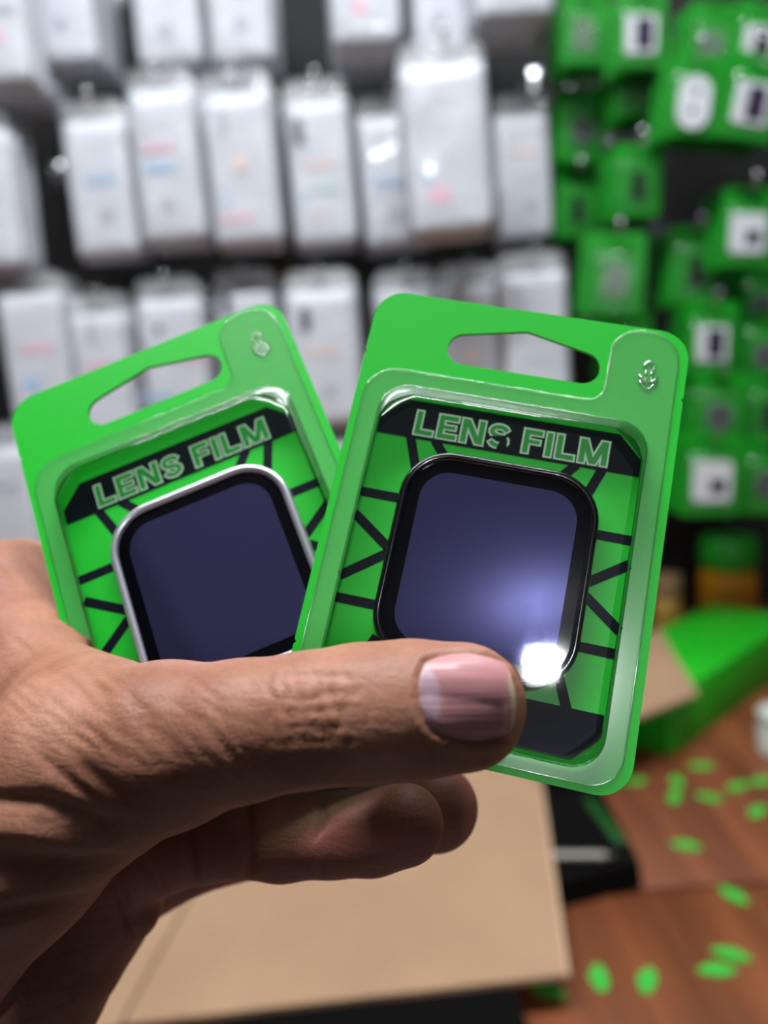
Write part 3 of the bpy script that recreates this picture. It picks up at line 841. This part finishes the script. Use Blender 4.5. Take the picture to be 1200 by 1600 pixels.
def white_stack(cx, cy, wpx, hpx, Y, n, prints, label, roll=0, gap=.0195, tone=None):
    c = on_y(cx, cy, Y); dpt = depth_of(c)
    s = wpx / F * dpt / PW; sz = hpx / F * dpt / PH
    root = None; n = min(n, 6 if cy < 100 else 4)
    if 450 < cy < 700:
        cy += 13; hpx -= 26; c = on_y(cx, cy, Y); sz = hpx / F * dpt / PH
    for i in range(n):
        if i == 0:
            root = thing('white_packet', label, 'packet', 'white packets on the rack', loc=c, rot=(0, math.radians(roll), 0)); t = root
        else:
            t = thing('white_packet', 'packet stacked behind the ' + label, 'packet', 'packets behind the ' + label, loc=(c.x + random.uniform(-.004, .004), c.y + i * gap, c.z + random.uniform(-.004, .003)),
                      rot=(math.radians(random.uniform(-.2, .2)), math.radians(roll + random.uniform(-1.5, 1.5)), math.radians(random.uniform(-.6, .6))))
        t.scale = (s, 1, sz)
        link('body', BODY[(i + int(cx)) % 4], M_white, t)
        f = link('bag_flap', FLAP, M_bag, t); f.location = (0, 0, PH / 2 - .002)
        if i == 0:
            for kind, ink, px, py in prints:
                q = on_y(px, py, Y) - c
                o = link('print_mark', INKM[kind].copy(), None, t); o.data.materials.append(INK[ink])
                o.location = (q.x / s, -PT / 2 - .0012, q.z / sz)
    top = c + Vector((0, 0, (PH / 2 + .0145) * sz))
    hook(top.x, Y - .018, top.z, 'steel hook of the ' + label, 'rack hooks')
    return root

WS = [
 # cx, cy, w, h, Y, n, prints, label, roll
 (-14, 15, 112, 225, 1.00, 8, [('spot', 'pink', -2, 62), ('bar', 'grey', 0, 20)], 'white packet with low pink mark, outer end of the topmost row', 0),
 (97, -15, 100, 220, 1.06, 8, [('spot', 'grey', 98, 38)], 'white packet with one grey print, beside the pink-marked end packet', 0),
 (258, -12, 106, 220, 1.06, 8, [('spot', 'grey', 262, 50)], 'white packet with low grey print, second from the bare post', 0),
 (372, -14, 104, 215, 1.06, 8, [('spot', 'grey', 378, 40)], 'white packet with grey print, topmost row, next to the bare post', 0),
 (567, -48, 112, 225, 1.02, 8, [('spot', 'pink', 560, 14), ('dot', 'blue', 545, 5)], 'white packet with pink and pale blue marks, topmost row', 0),
 (686, -28, 92, 220, 1.05, 8, [('spot', 'grey', 686, 32)], 'white packet with faint grey print, directly over the shiny bulging packet', 0),
 (800, -90, 130, 225, 1.00, 8, [('bar', 'pink', 790, -50)], 'wide white packet, topmost row, next to the green packs', 0),
 (-30, 315, 118, 210, 1.02, 8, [], 'plain white packet at the outer end of the middle row', 0),
 (160, 296, 104, 205, 1.05, 8, [('bar', 'blue', 160, 283), ('spot', 'grey', 170, 338)], 'white packet with a single blue stripe and grey print', -1),
 (263, 262, 104, 228, 1.03, 8, [('bar', 'pink', 250, 234), ('bar', 'blue', 253, 264), ('spot', 'grey', 264, 322)], 'white packet with pink stripe above blue stripe and grey print', -1),
 (380, 266, 110, 228, 1.04, 8, [('pill', 'grey', 350, 196), ('spot', 'orange', 376, 258), ('dot', 'blue', 354, 319), ('bar', 'pink', 372, 342)], 'white packet with grey camera print, peach patch and blue dot', -1),
 (503, 272, 102, 218, 1.06, 8, [('pill', 'dark', 468, 208), ('bar', 'orange', 500, 258), ('bar', 'teal', 505, 295), ('dot', 'blue', 476, 315), ('dot', 'pink', 500, 337)], 'white packet with black two-lens print, middle row of the rack', -1),
 (616, 284, 108, 196, 1.08, 7, [('dot', 'grey', 590, 218), ('bar', 'blue', 606, 284), ('spot', 'grey', 616, 337)], 'white packet with dull blue stripe, half behind the shiny bulging packet', -2),
 (699, 236, 136, 252, .93, 7, [('dot', 'blue', 668, 282), ('spot', 'pink', 684, 306)], 'shiny bulging white packet with blue and pink dots, hung furthest forward', -2),
 (818, 277, 88, 190, 1.09, 6, [('bar', 'orange', 818, 238), ('bar', 'teal', 818, 270), ('spot', 'grey', 828, 322)], 'greyish white packet with peach and teal stripes beside green packs', -1),
 (62, 562, 104, 255, 1.04, 7, [('bar', 'pink', 64, 545), ('spot', 'blue', 54, 600)], 'white packet with pink stripe and large blue mark, lower row', -1),
 (164, 580, 92, 230, 1.06, 7, [('pill', 'grey', 146, 520), ('bar', 'pink', 158, 570)], 'white packet with grey lens print and pink stripe, lower row', -1),
 (276, 565, 104, 245, 1.05, 7, [('dot', 'dark', 251, 514), ('bar', 'blue', 246, 618), ('bar', 'pink', 300, 560)], 'white packet with one dark dot seen through a hang hole', -1),
 (392, 545, 96, 235, 1.09, 6, [('pill', 'dark', 357, 475), ('spot', 'grey', 400, 540)], 'white packet set back, dark print at its upper edge', -1),
 (508, 548, 112, 238, 1.04, 7, [('pill', 'dark', 479, 500), ('bar', 'orange', 503, 548), ('spot', 'grey', 515, 610)], 'white packet with two-lens print and peach patch behind the held packs', -1),
 (640, 545, 96, 235, 1.07, 6, [('bar', 'grey', 640, 490), ('spot', 'orange', 735, 560)][:1], 'white packet with grey stripe, behind the held black-framed pack', -1),
 (736, 540, 92, 240, 1.06, 6, [('spot', 'orange', 735, 556), ('pill', 'grey', 712, 470)], 'white packet with peach patch behind the front hang hole', -1),
 (838, 522, 104, 240, 1.03, 7, [('pill', 'grey', 808, 464), ('bar', 'teal', 838, 556)], 'white packet with teal stripe, lower row end next to green packs', -1),
 (12, 815, 100, 230, 1.02, 6, [('bar', 'grey', 10, 760)], 'pale packet just above the wrist, bottom row', -1),
 (122, 822, 96, 230, 1.05, 6, [('bar', 'blue', 120, 760)], 'pale packet behind the silver-framed pack, bottom row', -1),
 (560, 800, 104, 235, 1.06, 5, [('bar', 'blue', 545, 740)], 'white packet low on the rack behind the gap between held packs', -1),
]
for e in WS: white_stack(*e)

# dark upright post between the packet columns
post = thing('rack_post', 'dark slotted steel post between white packet columns', 'post', loc=on_y(490, 1080, WALL_Y - .012))
post.location.z = TABLE_Z
M_post = mat('dark_bronze_steel', (70, 62, 46), .45, metal=.6)
link('channel', box('channel', .035, .024, 1.5, .002, cz=False), M_post, post)
slot = box('slot', .010, .003, .026, .001); M_slot = mat('slot_black', (10, 10, 10), .7)
for i in range(24):
    o = link('slot', slot, M_slot, post); o.location = (0, -.0125, .06 + i * .06)

# ------------------------------------------------------------------ green packs on the rack
M_gdome = clear_plastic('clear_rack_blister', .07, .7, 2.5, .08, bump=(70, .8, .005), haze=.02)
M_item = {'silver': mat('silver_lens_plate', (236, 238, 244), .3), 'dark': mat('dark_lens_plate', (18, 16, 22), .25),
          'purple': mat('dark_violet_glass', (48, 36, 66), .2), 'clear': mat('grey_green_tray', (112, 150, 112), .3), 'ring': mat('grey_lens_rings', (150, 158, 160), .25, metal=.6)}
def small_item(kind):
    """lens covers of the rack packs: (mesh, material) pairs, in the pack's own metres"""
    if kind == 'pill':
        return [('lens_plate', prism('lens_plate', [(x, y) for x, y in rrect(.0165, .0255, .0163, 8, 0, -.007)], .0006, .004), 'silver'),
                ('lens_hole', lathe('lens_hole', [(.0034, .0035), (.0034, .0043)], 14), 'dark', (.002, .003)), ('lens_hole', None, 'dark', (-.001, -.015))]
    if kind == 'rings':
        r = [('lens_plate', prism('lens_plate', rrect(.012, .017, .006, 5, 0, -.006), .0006, .002), 'clear')]
        for i, p in enumerate([(-.004, .002), (.004, -.006), (-.004, -.014)]):
            r.append(('lens_ring', ringm if i else ringm, 'ring', p))
        return r
    if kind == 'slot':
        return [('lens_plate', prism('lens_plate', rrect(.0065, .015, .003, 4, 0, -.006), .0006, .004), 'dark')]
    if kind == 'oval':
        return [('lens_plate', prism('lens_plate', rrect(.013, .0065, .0064, 6, 0, -.006), .0006, .004), 'dark')]
    if kind == 'disc':
        return [('lens_plate', prism('lens_plate', rrect(.013, .013, .0128, 8, 0, -.006), .0006, .004), 'ring'), ('lens_hole', lathe('lens_hole', [(.006, .0035), (.006, .0045)], 16), 'dark', (0, -.006))]
    if kind == 'window':
        return [('lens_plate', prism('lens_plate', rrect(.017, .019, .003, 4, 0, -.006), .0006, .003), 'silver'), ('lens_glass', prism('lens_glass', rrect(.009, .015, .003, 4, .003, -.006), .003, .0042), 'purple')]
    if kind == 'square':
        return [('lens_plate', prism('lens_plate', rrect(.018, .019, .004, 4, 0, -.006), .0006, .003), 'silver'), ('lens_glass', prism('lens_glass', rrect(.007, .006, .001, 3, .005, -.010), .003, .0042), 'dark')]
def ring_small():
    V, Fc = [], []
    n, m_ = 16, 6
    for i in range(n):
        for k_ in range(m_):
            a, b = 2 * math.pi * i / n, 2 * math.pi * k_ / m_
            V.append(((.0042 + .0011 * math.cos(b)) * math.cos(a), (.0042 + .0011 * math.cos(b)) * math.sin(a), .003 + .0011 * math.sin(b)))
    for i in range(n):
        for k_ in range(m_): Fc.append((i * m_ + k_, i * m_ + (k_ + 1) % m_, ((i + 1) % n) * m_ + (k_ + 1) % m_, ((i + 1) % n) * m_ + k_))
    return fixn(mesh('lens_ring', V, Fc))
ringm = ring_small()
ITEM = {}
for kd in ('pill', 'rings', 'slot', 'oval', 'disc', 'window', 'square'):
    L = small_item(kd); last = None; out = []
    for it in L:
        me = it[1] or last; last = me
        out.append((it[0], me, M_item[it[2]], it[3] if len(it) > 3 else (0, 0)))
    ITEM[kd] = out
ME['gdome'] = ME['dome'].copy(); ME['gdome'].materials.clear(); ME['gdome'].polygons.foreach_set('material_index', [0] * len(ME['gdome'].polygons)); ME['gcard'] = ME['card'].copy(); ME['gcard'].materials.clear()
M_greenr = mat('green_rack_card', (20, 158, 32), .4, noise=(20, (11, 116, 22), .7))
FACE = Matrix(((1, 0, 0), (0, 0, -1), (0, 1, 0))).to_4x4()      # pack front turned to the room

def green_pack(c, roll, yaw, kind, label, group, s, tilt=0):
    t = thing('rack_lens_pack', label, 'blister pack', group)
    t.matrix_world = Matrix.Translation(c) @ Matrix.Rotation(math.radians(yaw), 4, 'Z') @ Matrix.Rotation(math.radians(tilt), 4, 'X') @ Matrix.Rotation(math.radians(roll), 4, 'Y') @ FACE @ Matrix.Scale(s, 4)
    link('backing_card', ME['gcard'], M_greenr, t); link('blister', ME['gdome'], M_gdome, t)
    for nm, me, m, p in ITEM[kind]:
        me2 = me
        if me2.materials and me2.materials[0] != m: me2 = me.copy(); me2.materials.clear()
        o = link(nm, me2, m, t); o.location = (p[0], p[1], 0)
    return t
def green_stack(cx, cy, wpx, Y, n, kind, roll, yaw, label, tilt=0):
    c = on_y(cx, cy, Y); s = wpx / F * depth_of(c) / .055
    for i in range(n):
        if i == 0: green_pack(c, roll, yaw, kind, label, 'green lens packs on the rack', s, tilt)
        else:
            green_pack(c + Vector((random.uniform(-.003, .003), i * .014, random.uniform(-.004, .002))), roll + random.uniform(-3, 3), yaw + random.uniform(-4, 4), kind,
                       'pack stacked behind the ' + label, 'packs behind the ' + label, s, tilt)
    h = c + Vector((0, 0, .0335 * s))
    hook(h.x, Y - .022, h.z, 'steel hook of the ' + label, 'rack hooks')
GS = [
 (912, 46, 74, 1.02, 6, 'rings', 2, 4, 'green pack with three-ring lens plate nearest the white packets'),
 (1001, 45, 80, .98, 6, 'window', 2, 0, 'green pack with violet lens window, above the black oval one'),
 (1004, 118, 84, 1.02, 5, 'oval', 3, 0, 'green pack with small black oval lens'),
 (1112, 66, 80, 1.10, 4, 'rings', 6, 0, 'shaded green pack with lens rings, set back behind the white pill'),
 (1186, 62, 78, 1.06, 4, 'window', 8, 0, 'green pack with violet window beside the shaded ring pack'),
 (1084, 150, 84, .95, 5, 'pill', 6, 0, 'green pack with a white pill-shaped plate and two black dots'),
 (1176, 152, 90, .95, 5, 'window', 12, 0, 'green pack with dark window in silver plate beside white pill'),
 (908, 196, 78, 1.08, 5, 'disc', 2, 10, 'shaded green pack with dark round lens under the three-ring pack'),
 (996, 282, 76, 1.00, 5, 'slot', 3, 4, 'green pack with narrow upright black lens'),
 (902, 320, 70, 1.10, 5, 'slot', 2, 10, 'dark green pack with narrow lens beside the greyish white packet'),
 (1168, 355, 86, .99, 5, 'square', 4, 0, 'green pack with shining plate and small black square, upper of two'),
 (962, 428, 88, .97, 5, 'rings', 4, -6, 'glinting green pack with lens rings beside the lower white packets'),
 (1087, 415, 84, 1.04, 5, 'slot', 3, 0, 'shaded green pack with narrow lens between two glinting packs'),
 (1192, 470, 76, 1.10, 4, 'disc', 3, 0, 'green pack with round lens, half hidden under the shining pack'),
 (1112, 528, 78, 1.00, 5, 'window', 2, 0, 'green pack with violet window beside the held pack tab'),
 (1196, 545, 78, 1.04, 4, 'disc', 2, 0, 'green pack with round lens on the outermost column, middle'),
 (1122, 640, 82, .99, 5, 'disc', 3, 0, 'green pack with grey round lens ring at the held pack edge'),
 (1202, 640, 76, 1.02, 4, 'slot', 3, 0, 'green pack with narrow lens on the outermost column, low'),
 (1030, 640, 78, 1.05, 4, 'oval', 3, 0, 'green pack with oval lens, almost covered by the held pack'),
 (1112, 742, 92, .96, 5, 'square', 3, 0, 'green pack with shining plate and small black square, lower of two'),
 (1200, 745, 84, 1.00, 4, 'disc', 3, 0, 'green pack with dark round lens at the foot of the rack'),
 (980, 540, 76, 1.10, 4, 'slot', 2, 0, 'green pack with narrow lens seen over the held pack top edge'),
]
for cx, cy, wp, Y, n, kd, ro, ya, lb in GS: green_stack(cx, cy, wp, Y, n, kd, ro, ya, lb)

# ------------------------------------------------------------------ things on the table
TZ = TABLE_Z
M_board = mat('brown_cardboard', (170, 136, 106), .8, noise=(9, (156, 122, 94), .7), bump=(120, .1, .001))
M_shade = mat('shade_slab', (7, 5, 5), .85, spec=.1)
def flat_sheet(name, px_corners, z, th, m, label, cat, parts=None):
    pts = [on_z(x, y, z) for x, y in px_corners]; c = sum(pts, Vector()) / len(pts); c.z = z - th
    me = prism(name, [(p.x - c.x, p.y - c.y) for p in pts], 0, th)
    return me, c
ZC = TZ + .030
A, B = on_z(886, 1522, ZC), on_z(843, 1215, ZC)            # near right and far right corner line of the carton
C_ = on_z(170, 1602, ZC)
ex = (A - C_); ex.z = 0; ex.normalize(); ey = (B - A); ey.z = 0; ey.normalize()
cart = thing('cardboard_carton', 'flattened brown cardboard carton lying on a black shade slab', 'cardboard', loc=A)
Lx, Ly = .50, .34
def quad(name, o0, wdt, dep, th, m, parent, z=0):
    P = [o0, o0 - ex * wdt, o0 - ex * wdt + ey * dep, o0 + ey * dep]
    me = prism(name, [(p.x, p.y) for p in P], z - th, z); return link(name, me, m, parent)
seam = (A - on_z(188, 1598, ZC)).length
quad('panel', Vector((0, 0, 0)) , seam - .0015, Ly, .004, M_board, cart)
quad('side_flap', -ex * (seam + .0015), .16, Ly, .004, M_board, cart, -.0015)
edge = tube('fluted_edge', [(0, 0, -.002), tuple(ey * Ly * .5 + Vector((0, 0, -.002))), tuple(ey * Ly + Vector((0, 0, -.002)))], .0022, 8)
link('fluted_edge', edge, mat('pale_board_edge', (202, 172, 140), .8), cart)
def shade_slab(px, z, th, label):  # near-black slab added in place of the shade around the cardboard
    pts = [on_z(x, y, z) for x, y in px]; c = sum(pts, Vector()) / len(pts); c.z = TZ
    t = thing('shade_slab', label, 'shade slab', loc=c)
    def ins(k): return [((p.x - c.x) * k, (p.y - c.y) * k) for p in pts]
    link('base', prism('base', ins(1), 0, th * .55), M_shade, t); link('lid', prism('lid', ins(.985), th * .58, th), M_shade, t)
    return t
shade_slab([(812, 1548), (838, 1640), (360, 1700), (330, 1590), (500, 1480)], TZ + .025, .0255, 'flat black slab standing for shade under the cardboard, jutting out at its near edge')
shade_slab([(1002, 1352), (874, 1384), (770, 1330), (790, 1190), (935, 1225)], TZ + .020, .022, 'flat black slab standing for shade beside the cardboard with a grey rod on it')
p0, p1 = on_z(862, 1338, TZ + .027), on_z(960, 1338, TZ + .027)
rod = thing('grey_rod', 'slim grey metal pen lying on the black shade slab', 'pen', loc=p0)
dv = p1 - p0
link('barrel', tube('barrel', [(0, 0, 0), tuple(dv * .5), tuple(dv * .86)], .0045, 12), mat('dull_grey_metal', (120, 116, 108), .4, metal=.7), rod)
link('point', tube('point', [tuple(dv * .86), tuple(dv)], .0026, 10), mat('pen_point', (60, 58, 56), .4, metal=.6), rod)

# green carton at the back of the table, with a second cardboard sheet on it
gb0, gb1 = on_z(1046, 1182, TZ), on_z(1230, 1048, TZ)
gx = (gb1 - gb0); gx.z = 0; gx.normalize(); gy = Vector((-gx.y, gx.x, 0))
ga = math.atan2(gx.y, gx.x)
gbox = thing('green_box', 'bright green open carton at the back of the table', 'box', loc=gb0, rot=(0, 0, ga))
M_gbox = mat('green_box_card', (30, 178, 30), .45, noise=(8, (24, 160, 26), .6))
GL, GW, GH, th = .34, .115, .062, .003
for nm, sx, sy, sz, lx, ly, lz in (('wall_panel', GL, th, GH, GL / 2, th / 2, GH / 2), ('wall_panel', GL, th, GH, GL / 2, GW - th / 2, GH / 2), ('wall_panel', th, GW - 2 * th, GH, th / 2, GW / 2, GH / 2),
                               ('wall_panel', th, GW - 2 * th, GH, GL - th / 2, GW / 2, GH / 2), ('base_panel', GL - 2 * th, GW - 2 * th, th, GL / 2, GW / 2, th / 2)):
    o = link(nm, box(nm, sx, sy, sz, .0006), M_gbox, gbox); o.location = (lx, ly, lz)
lid = link('lid', box('lid', GL, GW, th, .0008), M_gbox, gbox); lid.location = (GL / 2, GW / 2 , GH + th / 2); 
zs = TZ + GH + th + .003
P = [on_z(1091, 1083, zs), on_z(1030, 984, zs), on_z(800, 1062, zs), on_z(852, 1176, zs)]
c = sum(P, Vector()) / 4; c.z = zs - .004
sh = link('cardboard_sheet', prism('cardboard_sheet', [(p.x - c.x, p.y - c.y) for p in P], 0, .004), M_board); sh.location = c
tag(sh, 'small tan cardboard sheet whose corner rests on the green carton', 'cardboard')

def bottle(px, py, hpx, wpx, body_rgb, cap_rgb, label, name='bottle'):
    c = on_z(px, py, TZ); s = depth_of(c) / F; h_, r = hpx * s, wpx * s / 2
    t = thing(name, label, 'bottle', loc=c)
    link('body', lathe('body', [(r * .9, 0), (r, h_ * .03), (r, h_ * .58), (r * .93, h_ * .66), (r * .6, h_ * .72), (r * .55, h_ * .74)]), mat(label[:18] + '_body', body_rgb, .35), t)
    link('cap', lathe('cap', [(r * .95, h_ * .70), (r * .98, h_ * .72), (r * .98, h_ * .97), (r * .9, h_)]), mat(label[:18] + '_cap', cap_rgb, .4), t)
    link('label_band', lathe('label_band', [(r * 1.01, h_ * .16), (r * 1.012, h_ * .17), (r * 1.012, h_ * .5), (r * 1.01, h_ * .51)]), mat(label[:18] + '_band', tuple(int(v * .88) for v in body_rgb), .5), t)
bottle(1136, 985, 150, 84, (206, 138, 26), (34, 160, 40), 'orange-yellow bottle with a wide green cap at the wall')
bottle(1042, 1005, 110, 44, (186, 150, 70), (150, 120, 84), 'slim ochre bottle with tan cap peeking past the held pack')
wc = on_z(1216, 1176, TZ); ws_ = depth_of(wc) / F
jar = thing('white_jar', 'small white jar with rounded lid near the green carton', 'jar', loc=wc)
r = 32 * ws_
link('body', lathe('body', [(r * .85, 0), (r, r * .15), (r * 1.02, r * 1.3), (r * .95, r * 1.6)]), mat('white_jar_plastic', (214, 216, 206), .4), jar)
link('lid', lathe('lid', [(r * 1.0, r * 1.6), (r * 1.0, r * 2.1), (r * .8, r * 2.3), (r * .2, r * 2.38)]), mat('white_jar_lid', (190, 196, 186), .4), jar)

# punched-out hang-hole scraps
hp = hole_outline(); hc = (0, .0300)
M_scrap = mat('green_scrap', (46, 178, 56), .5)
SCR = prism('green_scrap', [(.0135 * math.cos(a * math.pi / 12), .0058 * math.sin(a * math.pi / 12) * abs(math.sin(a * math.pi / 12)) ** .35 + (.0012 if 4 < a < 8 else 0)) for a in range(24)], 0, .0007)
scr = [(1146, 1400, -62, 1, 'green scrap lying alone on the far board edge'), (1120, 1517, -4, 1, 'green scrap overlapped by another one'), (1142, 1494, -28, 2, 'green scrap resting across another one'),
       (1012, 1533, 62, 1, 'green scrap lying between its neighbour and the overlapping pair'), (937, 1529, 84, 1, 'green scrap lying lengthwise near the cardboard corner'),
       (856, 1549, -28, 1, 'green scrap touching the cardboard corner'), (1072, 1322, -20, 1, 'green scrap on the darker wood between the joint and the carton'),
       (1152, 1230, 20, 1, 'green scrap near the green carton, turned across the grain'), (1184, 1269, 40, 1, 'green scrap close to the white jar'), (1190, 1222, 10, 1, 'green scrap right below the white jar'),
       (1096, 1198, -8, 1, 'green scrap at the foot of the green carton'), (1058, 1222, 80, 1, 'green scrap pointing at the green carton corner'), (1054, 1248, 60, 2, 'green scrap lying over the one pointing at the carton'), (1108, 1247, -30, 1, 'green scrap in the loose cluster before the carton'),
       (992, 1222, 10, 1, 'green scrap beside the held pack bottom corner')]
for x, y, a, lv, lb in scr:
    o = link('green_scrap', SCR, M_scrap); o.location = on_z(x, y, TZ) + Vector((0, 0, .0003 + (lv - 1) * .0009)); o.rotation_euler = (0, 0, math.radians(a))
    tag(o, lb, 'scrap', 'green hang-hole scraps')
# two thin green strips by the black shade slab
for (x0, y0, x1, y1, lb) in ((918, 1248, 972, 1318, 'narrow strip, its green darkened for shade, along the shade slab edge'),):
    a, b = on_z(x0, y0, TZ + .0235), on_z(x1, y1, TZ + .0235)
    d = b - a; me = box('green_strip', d.length, .010, .002, .0004)
    o = link('green_strip', me, mat('shade_dark_green_card', (8, 74, 12), .5)); o.location = (a + b) / 2; o.rotation_euler = (0, 0, math.atan2(d.y, d.x)); tag(o, lb, 'strip')  # the strip's shade is put into its dark green

# ------------------------------------------------------------------ the phone that takes the picture, mirrored in the dark lens glass
ph = thing('phone', 'black phone held upright over the table, facing the held packs', 'phone')
ph.matrix_world = CM @ Matrix.Translation((-.0195, -.052, .0065))
body = link('body', box('body', .075, .160, .008, .0025), mat('black_phone_back', (14, 14, 16), .35), ph)
gl = link('screen', box('screen', .070, .154, .0006, .0002), mat('phone_screen', (20, 22, 26), .1), ph); gl.location = (0, 0, .0044)
cb = link('camera_bump', prism('camera_bump', rrect(.012, .022, .006, 5), -.0048, -.0035), mat('phone_camera_plate', (22, 22, 24), .25), ph); cb.location = (.0195, .040, 0)
